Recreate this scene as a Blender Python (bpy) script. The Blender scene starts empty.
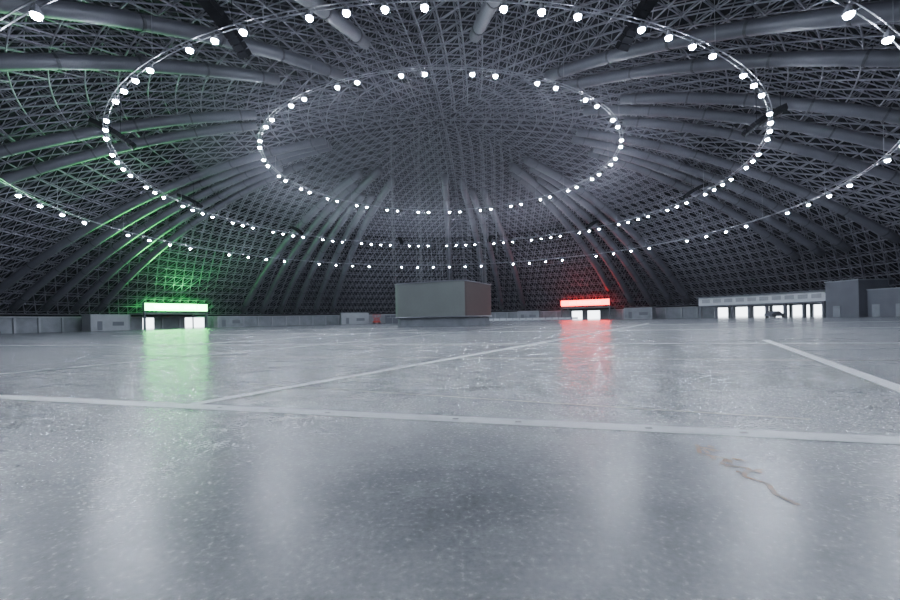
import bpy, math, random
import numpy as np
from mathutils import Vector, Matrix
random.seed(4)
R=136.6; CZ=-100.4; CAMX=0.95; CAMY=-80.0
def pol(az,r,z=0.0):
    a=math.radians(az); return Vector((r*math.sin(a), r*math.cos(a), z))
def zs(r,off=0.0): return CZ+math.sqrt((R+off)**2-r*r)

# ---------- materials ----------
def mat(name,col,rough=0.6,metal=0.0,emit=None,es=0,noise=0.0,nscale=1.0,bump=0.0,spec=.5):
    m=bpy.data.materials.new(name); m.use_nodes=True
    nt=m.node_tree; b=nt.nodes['Principled BSDF']
    b.inputs['Base Color'].default_value=(*col,1); b.inputs['Roughness'].default_value=rough
    b.inputs['Metallic'].default_value=metal; b.inputs['Specular IOR Level'].default_value=spec
    if emit: 
        b.inputs['Emission Color'].default_value=(*emit,1); b.inputs['Emission Strength'].default_value=es
    if noise>0:
        tc=nt.nodes.new('ShaderNodeTexCoord'); n=nt.nodes.new('ShaderNodeTexNoise'); n.inputs['Scale'].default_value=nscale
        n.inputs['Detail'].default_value=6
        r=nt.nodes.new('ShaderNodeValToRGB')
        r.color_ramp.elements[0].position=.3; r.color_ramp.elements[1].position=.7
        r.color_ramp.elements[0].color=tuple(c*(1-noise) for c in col)+(1,)
        r.color_ramp.elements[1].color=tuple(min(1,c*(1+noise)) for c in col)+(1,)
        nt.links.new(tc.outputs['Object'],n.inputs['Vector']); nt.links.new(n.outputs['Fac'],r.inputs['Fac'])
        nt.links.new(r.outputs['Color'],b.inputs['Base Color'])
        if bump>0:
            bp=nt.nodes.new('ShaderNodeBump'); bp.inputs['Strength'].default_value=bump
            nt.links.new(n.outputs['Fac'],bp.inputs['Height']); nt.links.new(bp.outputs['Normal'],b.inputs['Normal'])
    return m
M_lat=mat('lattice_painted_steel',(.165,.16,.19),.5,.1,noise=.15,nscale=.3)
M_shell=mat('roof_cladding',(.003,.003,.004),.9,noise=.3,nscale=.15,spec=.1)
M_duct=mat('duct_grey',(.075,.075,.09),.5,.2,noise=.15,nscale=.4)
M_band=mat('duct_band',(.04,.04,.047),.5,.3,noise=.1,nscale=1)
M_wall=mat('wall_concrete',(.19,.20,.22),.8,noise=.2,nscale=.5,bump=.1)
M_trim=mat('wall_trim',(.25,.26,.28),.6,noise=.1,nscale=.5)
M_lens=mat('lamp_lens',(1,1,1),.3,emit=(.75,.84,1.0),es=500)
M_black=mat('black_metal',(.004,.004,.005),.9,noise=.1,nscale=3,spec=.05)
M_steel=mat('steel_grey',(.25,.25,.28),.4,.5,noise=.1,nscale=1)
M_cable=mat('cable_grey',(.22,.22,.24),.5,.2,noise=.1,nscale=1)
M_screenA=mat('drum_cladding_light',(.17,.185,.175),.6,noise=.08,nscale=.2)
M_screenB=mat('drum_cladding_brown',(.08,.055,.05),.6,noise=.1,nscale=.2)
M_white=mat('painted_white',(.45,.47,.50),.5,noise=.06,nscale=.5)
M_block=mat('block_grey',(.10,.105,.125),.7,noise=.12,nscale=.4)
M_green=mat('green_sign_led',(.02,.3,.05),.4,emit=(.06,1.0,.17),es=38)
M_greenw=mat('green_sign_letters',(.6,1,.6),.4,emit=(.6,1.0,.7),es=40)
M_red=mat('red_sign_led',(.4,.02,.02),.4,emit=(1.0,.012,.008),es=26)
M_redw=mat('red_sign_letters',(1,.7,.7),.4,emit=(1.0,.55,.45),es=7)
M_redp=mat('red_paint',(.35,.02,.015),.4,noise=.1,nscale=2)
M_glass=mat('dark_glass',(.03,.04,.05),.1,noise=.05,nscale=2)
M_rub=mat('rubber',(.02,.02,.02),.8,noise=.1,nscale=8)

# floor
def floor_mat():
    m=bpy.data.materials.new('polished_concrete'); m.use_nodes=True; nt=m.node_tree; N=nt.nodes; L=nt.links
    b=N['Principled BSDF']; tc=N.new('ShaderNodeTexCoord')
    def noise(s,d=8,ro=.6,dist=0,src=None):
        n=N.new('ShaderNodeTexNoise'); n.inputs['Scale'].default_value=s; n.inputs['Detail'].default_value=d
        n.inputs['Roughness'].default_value=ro; n.inputs['Distortion'].default_value=dist
        L.new(src or tc.outputs['Object'],n.inputs['Vector']); return n.outputs['Fac']
    def ramp(f,p0,c0,p1,c1):
        r=N.new('ShaderNodeValToRGB'); r.color_ramp.elements[0].position=p0; r.color_ramp.elements[1].position=p1
        r.color_ramp.elements[0].color=(*c0,1); r.color_ramp.elements[1].color=(*c1,1); L.new(f,r.inputs['Fac']); return r.outputs['Color']
    def mix(t,f,a,c):
        x=N.new('ShaderNodeMix'); x.data_type='RGBA'; x.blend_type=t
        if isinstance(f,float): x.inputs[0].default_value=f
        else: L.new(f,x.inputs[0])
        L.new(a,x.inputs[6]); L.new(c,x.inputs[7]); return x.outputs[2]
    big=ramp(noise(.3,3,.45),.3,(.15,.156,.17),.7,(.25,.257,.27))
    med=ramp(noise(1.6,4,.5),.28,(.60,.605,.61),.72,(1.18,1.18,1.18))
    med2=ramp(noise(7,5,.6),.3,(.72,.72,.72),.7,(1.2,1.2,1.2))
    fine=ramp(noise(28,6,.75),.25,(.30,.30,.30),.75,(1.6,1.6,1.6))
    c=mix('MULTIPLY',1.0,big,med); c=mix('MULTIPLY',1.0,c,med2); c=mix('MULTIPLY',.9,c,fine)
    mp=N.new('ShaderNodeMapping'); mp.inputs['Rotation'].default_value=(0,0,math.radians(16)); mp.inputs['Scale'].default_value=(.10,.9,1)
    L.new(tc.outputs['Object'],mp.inputs['Vector'])
    st=ramp(noise(.9,4,.55,0,mp.outputs['Vector']),.3,(.55,.55,.55),.7,(1.3,1.3,1.3))
    c=mix('MULTIPLY',.95,c,st)
    L.new(c,b.inputs['Base Color'])
    mr=N.new('ShaderNodeMapRange'); mr.inputs['From Min'].default_value=.3; mr.inputs['From Max'].default_value=.7
    mr.inputs['To Min'].default_value=.225; mr.inputs['To Max'].default_value=.285
    L.new(noise(28,4,.6),mr.inputs['Value']); L.new(mr.outputs['Result'],b.inputs['Roughness'])
    b.inputs['Specular IOR Level'].default_value=.5
    bp=N.new('ShaderNodeBump'); bp.inputs['Strength'].default_value=.11; bp.inputs['Distance'].default_value=.012
    L.new(noise(22,7,.7),bp.inputs['Height']); L.new(bp.outputs['Normal'],b.inputs['Normal'])
    return m
M_floor=floor_mat()
def worn(name,c1,c2,scale,p0,p1):
    m=bpy.data.materials.new(name); m.use_nodes=True; nt=m.node_tree; N=nt.nodes; L=nt.links
    b=N['Principled BSDF']; tc=N.new('ShaderNodeTexCoord'); n=N.new('ShaderNodeTexNoise')
    n.inputs['Scale'].default_value=scale; n.inputs['Detail'].default_value=8; n.inputs['Roughness'].default_value=.7
    L.new(tc.outputs['Object'],n.inputs['Vector']); r=N.new('ShaderNodeValToRGB')
    r.color_ramp.elements[0].position=p0; r.color_ramp.elements[1].position=p1
    r.color_ramp.elements[0].color=(*c1,1); r.color_ramp.elements[1].color=(*c2,1)
    L.new(n.outputs['Fac'],r.inputs['Fac']); L.new(r.outputs['Color'],b.inputs['Base Color']); b.inputs['Roughness'].default_value=.4
    return m
M_stripe=worn('worn_white_paint',(.62,.63,.65),(.92,.93,.95),3,.3,.5)
M_stripe2=worn('faded_white_paint',(.20,.21,.22),(.6,.61,.63),1.5,.38,.55)
M_joint=worn('joint_sealant',(.11,.09,.07),(.19,.17,.155),2,.35,.65)
M_orange=worn('orange_marking_spray',(.20,.16,.12),(.50,.25,.08),14,.40,.58)
M_chalk=worn('dark_scuff',(.05,.055,.06),(.10,.11,.12),5,.35,.65)

# ---------- mesh helpers ----------
def obj(name,verts,faces,m,parent=None,smooth=False):
    me=bpy.data.meshes.new(name); me.from_pydata([tuple(v) for v in verts],[],[tuple(f) for f in faces]); me.update()
    ms=m if isinstance(m,list) else [m]
    for x in ms: me.materials.append(x)
    if smooth: me.polygons.foreach_set('use_smooth',[True]*len(me.polygons))
    o=bpy.data.objects.new(name,me); bpy.context.scene.collection.objects.link(o)
    if parent: o.parent=parent
    return o
def empty(name):
    e=bpy.data.objects.new(name,None); bpy.context.scene.collection.objects.link(e); return e
class MB:
    def __init__(s): s.v=[]; s.f=[]
    def box(s,c,size,rot=0.0,tilt=None):
        b=len(s.v); M=Matrix.Rotation(rot,3,'Z')
        if tilt is not None: M=M@tilt
        for x in(-.5,.5):
            for y in(-.5,.5):
                for z in(-.5,.5):
                    s.v.append(Vector(c)+M@Vector((x*size[0],y*size[1],z*size[2])))
        for f in((0,1,3,2),(4,6,7,5),(0,4,5,1),(2,3,7,6),(0,2,6,4),(1,5,7,3)): s.f.append(tuple(b+i for i in f))
    def tube(s,pts,r,n=10,cap=True,closed=False):
        b=len(s.v); K=len(pts)
        for i,p in enumerate(pts):
            p=Vector(p)
            if closed: t=Vector(pts[(i+1)%K])-Vector(pts[i-1])
            else: t=Vector(pts[min(i+1,K-1)])-Vector(pts[max(i-1,0)])
            t.normalize(); up=Vector((0,0,1)) if abs(t.z)<.95 else Vector((1,0,0))
            a=t.cross(up).normalized(); c=a.cross(t)
            rr=r[i] if isinstance(r,(list,tuple)) else r
            for k in range(n):
                q=2*math.pi*k/n; s.v.append(p+a*math.cos(q)*rr+c*math.sin(q)*rr)
        for i in range(K if closed else K-1):
            j=(i+1)%K
            for k in range(n):
                s.f.append((b+i*n+k,b+i*n+(k+1)%n,b+j*n+(k+1)%n,b+j*n+k))
        if cap and not closed:
            s.f.append(tuple(b+k for k in range(n))[::-1]); s.f.append(tuple(b+(K-1)*n+k for k in range(n)))
    def arc(s,a0,a1,r0,r1,z0,z1,step=1.0):
        n=max(1,int(abs(a1-a0)/step)); b=len(s.v)
        for i in range(n+1):
            a=a0+(a1-a0)*i/n
            s.v+= [pol(a,r0,z0),pol(a,r1,z0),pol(a,r1,z1),pol(a,r0,z1)]
        for i in range(n):
            for k in range(4):
                s.f.append((b+i*4+k,b+i*4+(k+1)%4,b+i*4+4+(k+1)%4,b+i*4+4+k))
        s.f.append((b,b+1,b+2,b+3)); e=b+n*4; s.f.append((e+3,e+2,e+1,e))
    def make(s,name,m,parent=None,smooth=False): return obj(name,s.v,s.f,m,parent,smooth)
def struts(name,P,Q,r,m,parent,sides=4):
    P=np.array(P,float);Q=np.array(Q,float); d=Q-P; d/=np.linalg.norm(d,axis=1)[:,None]
    up=np.tile([0,0,1.],(len(P),1)); up[np.abs(d[:,2])>.95]=[1,0,0]
    a=np.cross(d,up); a/=np.linalg.norm(a,axis=1)[:,None]; c=np.cross(a,d)
    V=[]
    for E in(P,Q):
        for k in range(sides):
            q=2*math.pi*k/sides; V.append(E+(a*math.cos(q)+c*math.sin(q))*r)
    V=np.stack(V,1).reshape(-1,3); n=len(P); base=np.arange(n)*2*sides
    F=[]
    for k in range(sides):
        k2=(k+1)%sides; F.append(np.stack([base+k,base+k2,base+sides+k2,base+sides+k],1))
    F=np.concatenate(F)
    me=bpy.data.meshes.new(name); me.vertices.add(len(V)); me.vertices.foreach_set('co',V.ravel())
    me.loops.add(F.size); me.loops.foreach_set('vertex_index',F.ravel()); me.polygons.add(len(F))
    me.polygons.foreach_set('loop_start',np.arange(len(F))*4); me.update(calc_edges=True); me.materials.append(m)
    o=bpy.data.objects.new(name,me); bpy.context.scene.collection.objects.link(o)
    if parent:o.parent=parent
    return o

# ---------- floor ----------
n=96; v=[pol(360*i/n,140,0) for i in range(n)]
fl=obj('floor',v,[tuple(range(n))[::-1]],M_floor)
def stripe(mb,p,q,w,z=.004):
    p=Vector((p[0]+CAMX,p[1]+CAMY,z)); q=Vector((q[0]+CAMX,q[1]+CAMY,z)); d=(q-p).normalized(); s=Vector((-d.y,d.x,0))*w/2
    b=len(mb.v); mb.v+=[p-s,q-s,q+s,p+s]; mb.f.append((b,b+1,b+2,b+3))
def ext(p,q,t0,t1):
    return ((p[0]+(q[0]-p[0])*t0,p[1]+(q[1]-p[1])*t0),(p[0]+(q[0]-p[0])*t1,p[1]+(q[1]-p[1])*t1))
mk=empty('floor_markings')
mb=MB(); stripe(mb,*ext((-7.85,7.34),(4.1,3.87),-2.5,1.6),.29); mb.make('stripe_cross',M_stripe,mk)
mb=MB(); stripe(mb,(-3.89,6.27),(4.55,20.3),.23,.006); stripe(mb,(6.2,5.35),(13.83,18.55),.26,.006); mb.make('stripe_long',M_stripe,mk)
mb=MB(); stripe(mb,(4.55,20.3),(28,59.5),.25,.006)
stripe(mb,(-11.8,11),(9,56),.18,.006); stripe(mb,(-16,23),(-4,50),.3,.006)
stripe(mb,(-34,30),(26,12.6),.25,.005); stripe(mb,(-40,50),(60,21),.35,.005); stripe(mb,(-60,76),(60,41),.5,.005)
mb.make('stripe_faded',M_stripe2,mk)
mb=MB(); stripe(mb,(-4,8.3),(4,4.7),.06); stripe(mb,(-14,17),(14,9),.10); stripe(mb,(-20,25),(24,12),.12); mb.make('expansion_joint',M_joint,mk)
mb=MB(); rs=random.Random(3)
pts=[(2.24,3.87),(2.12,3.62),(2.26,3.48),(2.14,3.36),(2.28,3.25),(2.13,3.1),(2.2,2.95),(2.12,2.78),(2.14,2.62)]
for i,(a,b) in enumerate(zip(pts[:-1],pts[1:])): stripe(mb,a,b,.035,.003+.0002*i)
for i in range(14):
    x=2.2+rs.uniform(-.10,.16); y=3.45+rs.uniform(-.3,.35); a=rs.uniform(0,3.1); l=rs.uniform(.02,.07)
    stripe(mb,(x-l*math.cos(a),y-l*math.sin(a)),(x+l*math.cos(a),y+l*math.sin(a)),.035,.005+.0001*i)
mb.make('orange_spray_mark',M_orange,mk)
mb=MB()
cx,cy=-1.91,3.70
for i in range(26):
    a=math.radians(i*12); b=math.radians(i*12+12)
    stripe(mb,(cx+.21*math.cos(a),cy+.19*math.sin(a)),(cx+.21*math.cos(b),cy+.19*math.sin(b)),.014)
for t in(.38,.45,.52,.66,.72,.83,.9):
    x=-7.85+11.95*t; y=7.34-3.47*t; stripe(mb,(x-.03,y),(x+.04,y-.01),.05,.008)
mb.make('scuff_marks',M_chalk,mk)

# ---------- perimeter wall ----------
ops=[(-66.2,-64.2,3.2),(-59,-55.4,3.2),(30.6,33,3.2),(34.2,37,3.2),(60,62.4,2.9)]
a=63.6
while a<80: ops.append((a,a+2.6,2.9)); a+=3.0
mb=MB(); cur=-180
for a0,a1,h in sorted(ops):
    mb.arc(cur,a0,92.3,92.8,0,3.4); mb.arc(a0,a1,92.3,92.8,h,3.4); cur=a1
mb.arc(cur,180,92.3,92.8,0,3.4); mb.make('wall_perimeter',M_wall)
mb=MB(); mb.arc(-180,180,91.9,96.3,3.3,3.6); mb.make('trim_1',M_trim)
mb=MB()
for i in range(120):
    az=-180+i*3
    if any(a0-.6<az<a1+.6 for a0,a1,h in ops): continue
    mb.box(pol(az,92.15,1.65),(.45,.4,3.3),-math.radians(az))
mb.make('trim_2',M_trim)

# ---------- dome roof ----------
dome=empty('ceiling')
TH=math.acos(103.8/(R+2.2))
nr,na=36,144; v=[];f=[]
for i in range(nr+1):
    th=math.acos((103.8)/(R+4.6))*i/nr
    for k in range(na):
        ph=2*math.pi*k/na; v.append(((R+4.6)*math.sin(th)*math.sin(ph),(R+4.6)*math.sin(th)*math.cos(ph),CZ+(R+4.6)*math.cos(th)))
for i in range(nr):
    for k in range(na): f.append((i*na+k,(i+1)*na+k,(i+1)*na+(k+1)%na,i*na+(k+1)%na))
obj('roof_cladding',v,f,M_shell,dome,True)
NR=32; S=8
def P3(th,ph,off): return np.array([(R+off)*math.sin(th)*math.sin(ph),(R+off)*math.sin(th)*math.cos(ph),CZ+(R+off)*math.cos(th)])
def node(i,j,off=4.0):
    if i==0: return P3(0,0,off)
    j%=S*i; return P3(TH*i/NR,2*math.pi*j/(S*i)+math.radians(5),off)
oP=[];oQ=[];iP=[];iQ=[];dP=[];dQ=[]
for i in range(1,NR+1):
    for j in range(S*i):
        oP.append(node(i,j)); oQ.append(node(i,j+1))
cent={}
for i in range(NR):
    for s in range(S):
        for j in range(i+1):
            A=node(i,s*i+j); B=node(i+1,s*(i+1)+j); C=node(i+1,s*(i+1)+j+1)
            oP+= [A,A]; oQ+=[B,C]
            c=(A+B+C)/3; d=c-np.array([0,0,CZ]); c=np.array([0,0,CZ])+d/np.linalg.norm(d)*(R+2.2)
            cent[(i,s,j)]=c
            dP+=[c,c,c]; dQ+=[A,B,C]
for (i,s,j),c in cent.items():
    nb=cent.get((i,s,j+1)) if j<i else cent.get((i,(s+1)%S,0))
    if nb is not None: iP.append(c); iQ.append(nb)
    for k in((i+1,s,j),(i+1,s,j+1)):
        if k in cent: iP.append(c); iQ.append(cent[k])
struts('outer_chords',oP,oQ,.085,M_lat,dome,3)
struts('inner_chords',iP,iQ,.085,M_lat,dome,4)
struts('web_members',dP,dQ,.055,M_lat,dome,3)

# ---------- ducts ----------
clusters=[[-49,-45,-41,-37.5,-33,-29],[-90,-86,-82,-78,-74.5],[1,10.5,14,19.5],[41.5,45,49,53,56.5],[81,85,89,96],
          [-110,-117],[108,115,122],[-138,-149],[135,144],[-165,172]]
for cl in clusters:
    g=empty('air_duct_bundle'); mb=MB(); mc=MB()
    for az in cl:
        r0=random.choice([22,25,30,34]) if abs(az)<100 else random.choice([26,32])
        r1=88.5
        if 80<az<100: r1=78
        if 30<az<42: r1=82
        rad=.90 if abs(az)<70 else .70
        pts=[pol(az,r0+(r1-r0)*t/26,zs(r0+(r1-r0)*t/26,1.1)) for t in range(27)]
        mb.tube(pts,rad,12)
        for t in range(1,26,3):
            p=pts[t]; d=(pts[t+1]-p).normalized(); mc.tube([p-d*.12,p+d*.12],rad+.06,12)
            nrm=(p-Vector((0,0,CZ))).normalized(); mc.tube([p+nrm*.7,p+nrm*1.6],.05,4)
    mb.make('duct_tubes',M_duct,g,True); mc.make('duct_clamps',M_band,g)

# ---------- lamp rings ----------
def lamp_ring(r,z,cnt,skip,ph=.5):
    g=empty('light_ring_truss'); mt=MB(); ml=MB(); mh=MB()
    K=144
    for dr in(-.2,.2):
        mt.tube([pol(360*i/K,r+dr,z+.6) for i in range(K)],.05,5,closed=True)
    for i in range(K):
        a=360*i/K; mt.tube([pol(a,r-.2,z+.6),pol(a,r+.2,z+.6)],.03,4,cap=False)
        if i%6==0: mt.tube([pol(a,r,z+.6),pol(a,r,zs(r,2.1))],.025,4,cap=False)
    for i in range(cnt):
        if skip(i): continue
        a=360*(i+ph)/cnt; c=pol(a,r,z)
        mh.tube([c+Vector((0,0,.5)),c+Vector((0,0,.32)),c+Vector((0,0,.08)),c+Vector((0,0,.0))],[.12,.22,.29,.30],10)
        mh.tube([c+Vector((0,0,.6)),c+Vector((0,0,.48))],.05,4)
        ml.tube([c+Vector((0,0,-.01)),c+Vector((0,0,-.12)),c+Vector((0,0,-.21)),c+Vector((0,0,-.26))],[.26,.25,.18,.07],10)
    mt.make('truss',M_steel,g); mh.make('lamp_housings',M_steel,g); ml.make('lamp_lenses',M_lens,g)
lamp_ring(.394*80,.353*80+1.2,72,lambda i:i%6==5 or i%6==2)
lamp_ring(.619*80,.282*80+1.2,108,lambda i:i%9 in(4,8),.15)
lamp_ring(.757*80,.217*80+1.2,72,lambda i:i%5==3,.2)

# ---------- line array speakers ----------
for az in(-160,-124,-88,-52,-16,16,52,88,124,160):
    g=empty('line_array_speaker'); mb=MB(); mh=MB()
    inn=-pol(az,1); c=pol(az,51,25.6)
    for k in range(10):
        t=k/9; p=c+inn*(t*4.0)+Vector((0,0,.55-1.0*t-1.1*t*t))
        mb.box(p,(1.0,.46,.6),-math.radians(az)+math.pi,Matrix.Rotation(-(.25+.45*t),3,'X'))
    for t in(.1,.7):
        p=c+inn*(t*4.0)+Vector((0,0,.3-.7*t)); rr=math.hypot(p.x,p.y); mh.tube([p,Vector((p.x,p.y,zs(rr,2.1)))],.03,4)
    mb.make('speaker_boxes',M_black,g); mh.make('hoist_chains',M_black,g)

# ---------- centre screen drum ----------
g=empty('centre_hung_scoreboard')
s=7.1; bev=1.6; ps=math.radians(27)
def ring2(z,k=1.0):
    out=[]
    for q in range(4):
        cx,cy=[(1,-1),(1,1),(-1,1),(-1,-1)][q]
        for t in range(6):
            a=math.radians([-90,0,90,180][q]+t*18)
            p=Vector((cx*(s-bev)+bev*math.cos(a),cy*(s-bev)+bev*math.sin(a),0))*k
            p=Matrix.Rotation(-ps,3,'Z')@p; p.z=z; out.append(p)
    return out
zz=[(1.5,.99),(1.7,1.0),(7.6,1.0),(7.8,.98)]; v=[];f=[]
for z,k in zz: v+=ring2(z,k)
for i in range(3):
    for k in range(24): f.append((i*24+k,i*24+(k+1)%24,(i+1)*24+(k+1)%24,(i+1)*24+k))
f.append(tuple(range(24))[::-1]); f.append(tuple(72+k for k in range(24)))
o=obj('drum_shell',v,f,[M_screenA,M_screenB],g)
for p in o.data.polygons:
    if p.normal.x>.75 and abs(p.normal.z)<.5: p.material_index=1
mb=MB()
for z in(1.6,7.7): mb.tube(ring2(z,1.01),.10,5,closed=True)
mb.make('drum_frame',M_steel,g)
mb=MB()
for i in range(26):
    a=i*14+random.uniform(-3,3); r=random.choice([6,8,9.5,11.5]); p=pol(a,r)
    zb=7.7 if r<8.5 else random.choice([8.3,12,14])
    mb.tube([Vector((p.x,p.y,zb)),Vector((p.x,p.y,zs(r,2.1)))],.035,4)
mb.make('hoist_cables',M_cable,g)
v=ring2(0,.96)+ring2(1.5,.96); f=[(k,(k+1)%24,24+(k+1)%24,24+k) for k in range(24)]
obj('support_skirt',v,f,M_wall,g)

# ---------- portals with signs ----------
def portal(az,bg,fg,name,text,size):
    g=empty(name); rot=-math.radians(az); r=84.5; inn=-pol(az,1); tan=Vector((math.cos(math.radians(az)),-math.sin(math.radians(az)),0))
    c=pol(az,r)
    mb=MB()
    mb.box(c+Vector((0,0,6.0))-inn*.3,(17,.5,1.9),rot); mb.make('sign_panel',bg,g)
    mb=MB()
    for dz in(-1.05,1.05): mb.box(c+Vector((0,0,6.0+dz))-inn*.3,(17.4,.8,.18),rot)
    for dx in(-8.6,8.6): mb.box(c+tan*dx+Vector((0,0,6.0))-inn*.3,(.2,.8,2.2),rot)
    for dx in(-8.4,8.4): mb.box(c+tan*dx+Vector((0,0,2.4))-inn*.3,(.4,.6,4.9),rot)
    mb.make('sign_frame',M_block,g)
    mb=MB(); mb.box(c+Vector((0,0,4.3))-inn*3.9,(17.4,7,.25),rot)
    for dx in(-8.5,8.5): mb.box(c+tan*dx+Vector((0,0,2.1))-inn*7,(.3,.3,4.2),rot)
    mb.make('vestibule',M_wall,g)
    cu=bpy.data.curves.new('sign_text','FONT'); cu.body=text; cu.size=size; cu.align_x='CENTER'; cu.align_y='CENTER'; cu.extrude=.04
    t=bpy.data.objects.new('sign_letters',cu); bpy.context.scene.collection.objects.link(t)
    t.matrix_world=Matrix.Translation(c+inn*.06+Vector((0,0,6.0)))@Matrix.Rotation(rot,4,'Z')@Matrix.Rotation(math.pi/2,4,'X')
    cu.materials.append(fg); t.parent=g
    return c,inn,tan
cg,ig,tg=portal(-63,M_green,M_greenw,'green_entrance_sign','WELCOME · GATE 2',1.4)
cr,ir,tr=portal(35.1,M_red,M_redw,'red_entrance_sign','SAFE PRODUCTION',1.25)

def spot(name,loc,target,col,power,ang,r=.3):
    l=bpy.data.lights.new(name,'SPOT'); l.color=col; l.energy=power; l.spot_size=math.radians(ang); l.spot_blend=.8; l.shadow_soft_size=r
    o=bpy.data.objects.new(name,l); bpy.context.scene.collection.objects.link(o); o.location=loc
    d=Vector(target)-Vector(loc); o.rotation_euler=d.to_track_quat('-Z','Y').to_euler(); return o
spot('green_spill_spot',cg+ig*3+Vector((0,0,7.5)),pol(-66,70,26),(.05,1,.2),12000,130)  # added spot without a fixture, spreads the sign's green spill up the lattice
spot('green_spill_spot',cg+ig*3+Vector((0,0,7.5)),pol(-112,52,28),(.05,1,.15),100000,34)  # second added spot, tints the upper-left roof green
spot('red_spill_spot',cr+ir*3+Vector((0,0,7.5)),pol(34,66,26),(1,.04,.04),1500,120)  # added spot for a dim red spill above the red sign

# ---------- right mezzanine building ----------
g=empty('mezzanine_building'); mb=MB()
mb.arc(60.5,82.3,83,90,3.5,5.7); mb.make('upper_storey',M_white,g)
mb=MB(); mb.arc(60.2,82.2,82.4,90.4,5.7,5.95); mb.arc(60.2,82.2,82.6,90.4,3.2,3.5)
a=60.5
while a<82: mb.arc(a,a+.35,83.2,83.9,0,3.2); a+=3.0
mb.make('slabs_and_piers',M_block,g)
mb=MB(); a=61.2
while a<81: mb.arc(a,a+1.5,82.96,83.05,4.2,5.2); a+=2.1
mb.make('window_strip',M_trim,g)
g=empty('stair_tower_block'); mb=MB(); mb.arc(82.5,87.2,82.5,90,0,7.3); mb.make('tower_walls',M_block,g)
mb=MB(); mb.arc(82.4,87.3,82.3,90.2,7.3,7.55); mb.arc(83.6,84.6,82.42,82.5,0,2.3); mb.make('tower_trim',M_wall,g)
g=empty('side_annex'); mb=MB(); mb.arc(87.4,100,84,90,0,5.2); mb.make('annex_walls',M_block,g)
mb=MB(); mb.arc(87.4,100.2,83.8,90.2,5.2,5.4); a=88
while a<99: mb.arc(a,a+1,83.94,84.0,0,2.4); a+=3
mb.make('annex_trim',M_wall,g)

# ---------- cabins ----------
def cabin(az,r,w,d,h,m):
    g=empty('portable_cabin'); rot=-math.radians(az); c=pol(az,r); inn=-pol(az,1); tan=Vector((math.cos(math.radians(az)),-math.sin(math.radians(az)),0))
    mb=MB(); mb.box(c+Vector((0,0,h/2+.1)),(w,d,h-.2),rot); mb.make('cabin_body',m,g)
    mb=MB(); mb.box(c+Vector((0,0,h)),(w+.2,d+.2,.18),rot); mb.box(c+Vector((0,0,.1)),(w+.1,d+.1,.2),rot)
    for s in(-1,1): mb.box(c+tan*s*w/2+inn*d/2+Vector((0,0,h/2)),(.2,.2,h),rot)
    mb.make('cabin_frame',M_trim,g)
    mb=MB(); mb.box(c+tan*(-w*.28)+inn*(d/2+.02)+Vector((0,0,1.25)),(1.1,.06,2.2),rot)
    mb.box(c+tan*(w*.2)+inn*(d/2+.02)+Vector((0,0,1.7)),(w*.3,.06,1.0),rot); mb.make('cabin_door_and_window',M_block,g)
cabin(-73.6,88,9,3,3.9,M_trim); cabin(-52,88,8,3,3.4,M_wall)
cabin(-24,86,10,3,4.2,M_trim); cabin(21,87,8,3,3.6,M_wall); cabin(47,87,9,3,3.6,M_wall)

g=empty('crowd_barrier_row'); mb=MB()
for i in range(26):
    x=-12+i*2.2; y=62
    mb.box((x,y,1.0),(2,.08,.08)); mb.box((x,y,.3),(2,.08,.08)); mb.box((x,y,.65),(1.9,.05,.5))
    for s in(-.9,.9): mb.box((x+s,y,.5),(.08,.08,1.0)); mb.box((x+s,y,.03),(.08,.7,.06))
mb.make('barrier_panels',M_white,g)

def lift(x,y,m,h=2.6):
    g=empty('scissor_lift'); mb=MB(); mb.box((x,y,.75),(2.4,1.2,.55)); mb.make('chassis',m,g)
    mb=MB()
    for sx in(-.85,.85):
        for sy in(-.62,.62): mb.tube([(x+sx,y+sy-.12,.35),(x+sx,y+sy+.12,.35)],.35,12)
    mb.make('wheels',M_rub,g)
    mb=MB()
    for sy in(-.5,.5):
        for k in range(2):
            z0=1.05+k*.5; mb.tube([(x-1,y+sy,z0),(x+1,y+sy,z0+.5)],.06,4); mb.tube([(x+1,y+sy,z0),(x-1,y+sy,z0+.5)],.06,4)
    mb.box((x,y,2.1),(2.4,1.2,.12))
    for sx in(-1.15,0,1.15):
        for sy in(-.56,.56): mb.box((x+sx,y+sy,2.6),(.06,.06,1.0))
    for sy in(-.56,.56): mb.box((x,y+sy,3.1),(2.4,.06,.06)); mb.box((x,y+sy,2.65),(2.4,.05,.05))
    mb.make('platform',m,g)
lift(-23,58,M_redp); lift(-82,-4,M_redp)
g=empty('equipment_crates'); mb=MB(); mt=MB()
for x,y,w,h in[(-15,38,3,1.8),(-12,38,2.4,2.4),(-9.5,37,2.2,1.5),(-16,41,3,2.6),(9,34,3,1.4)]:
    mb.box((x,y,h/2+.1),(w,1.8,h)); mt.box((x,y,h+.1),(w+.1,1.9,.1)); mt.box((x,y,.1),(w+.1,1.9,.2)); mt.box((x,y,h/2),(.1,1.9,h))
mb.make('crates',M_block,g); mt.make('crate_edges',M_trim,g)

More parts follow.
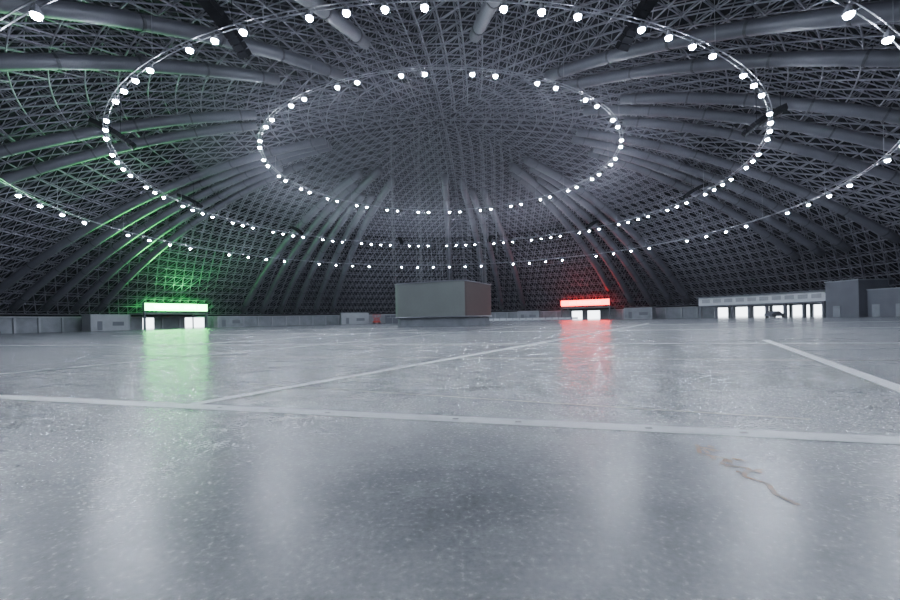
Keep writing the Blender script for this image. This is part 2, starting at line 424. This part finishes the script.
def car(loc,rot,m):
    g=empty('parked_car'); prof=[(-2.2,.35),(-2.25,.8),(-2.0,1.0),(-1.5,1.05),(-1.0,1.5),(.5,1.55),(1.2,1.05),(2.0,.9),(2.25,.65),(2.2,.35)]
    def ex(pr,w,name,mm):
        v=[];k=len(pr)
        for s in(-1,1):
            for x,z in pr:
                ww=w*(1 if z<1.06 else .82); v.append((x,s*ww,z))
        f=[tuple(range(k))[::-1],tuple(range(k,2*k))]+[(i,(i+1)%k,k+(i+1)%k,k+i) for i in range(k)]
        o=obj(name,v,f,mm,g); return o
    ex(prof,.88,'body',m); ex([(-1.35,1.1),(-.95,1.43),(.42,1.47),(1.0,1.1)],.93,'windows',M_glass)
    mb=MB()
    for x in(-1.4,1.4):
        for y in(-.85,.85): mb.tube([(x,y-.12,.34),(x,y+.12,.34)],.34,16)
    mb.make('wheels',M_rub,g); g.location=loc; g.rotation_euler=(0,0,rot)
car(pol(77,78,0),math.radians(20),M_block)

# ---------- haze in the hall air ----------
def hazemat(name,d,col=(.93,.92,1,1)):
    mh=bpy.data.materials.new(name); mh.use_nodes=True; nt=mh.node_tree
    nt.nodes.remove(nt.nodes['Principled BSDF']); vs=nt.nodes.new('ShaderNodeVolumeScatter')
    vs.inputs['Color'].default_value=col; vs.inputs['Density'].default_value=d; vs.inputs['Anisotropy'].default_value=.4
    nt.links.new(vs.outputs[0],nt.nodes['Material Output'].inputs['Volume']); return mh
hz=empty('atmospheric_haze')
def lathe(name,prof,m):
    v=[];f=[];n=48
    for r,z in prof: v.extend([pol(360*k/n,r,z) for k in range(n)])
    for i in range(len(prof)-1):
        for k in range(n): f.append((i*n+k,(i+1)*n+k,(i+1)*n+(k+1)%n,i*n+(k+1)%n))
    f.append(tuple(range(n))); f.append(tuple((len(prof)-1)*n+k for k in range(n))[::-1])
    return obj(name,v,f,m,hz)
lathe('hall_haze',[(91,-.5),(91,3.2)]+[(r,zs(r,4.3)) for r in (86,70,50,25)],hazemat('thin_air_haze',.00018))
lathe('lamp_level_haze',[(20,21),(40,24)]+[(r,zs(r,4.2)) for r in (46,38,24,10)],hazemat('apex_brightening_haze',.0022,(.88,.85,1,1)))  # denser haze put in under the apex to brighten it

# ---------- world, outside daylight ----------
w=bpy.data.worlds.new('daylight'); bpy.context.scene.world=w; w.use_nodes=True
bg=w.node_tree.nodes['Background']; bg.inputs[0].default_value=(.85,.92,1,1); bg.inputs[1].default_value=7

# ---------- camera ----------
cam=bpy.data.cameras.new('camera'); cam.sensor_width=36; cam.lens=422/900*36; cam.shift_y=19/900; cam.clip_end=1000
co=bpy.data.objects.new('camera',cam); bpy.context.scene.collection.objects.link(co)
co.matrix_world=Matrix.Translation((CAMX,CAMY,1.2))@Matrix.Rotation(math.pi/2,4,'X')@Matrix.Rotation(math.radians(-1.15),4,'Z')
bpy.context.scene.camera=co
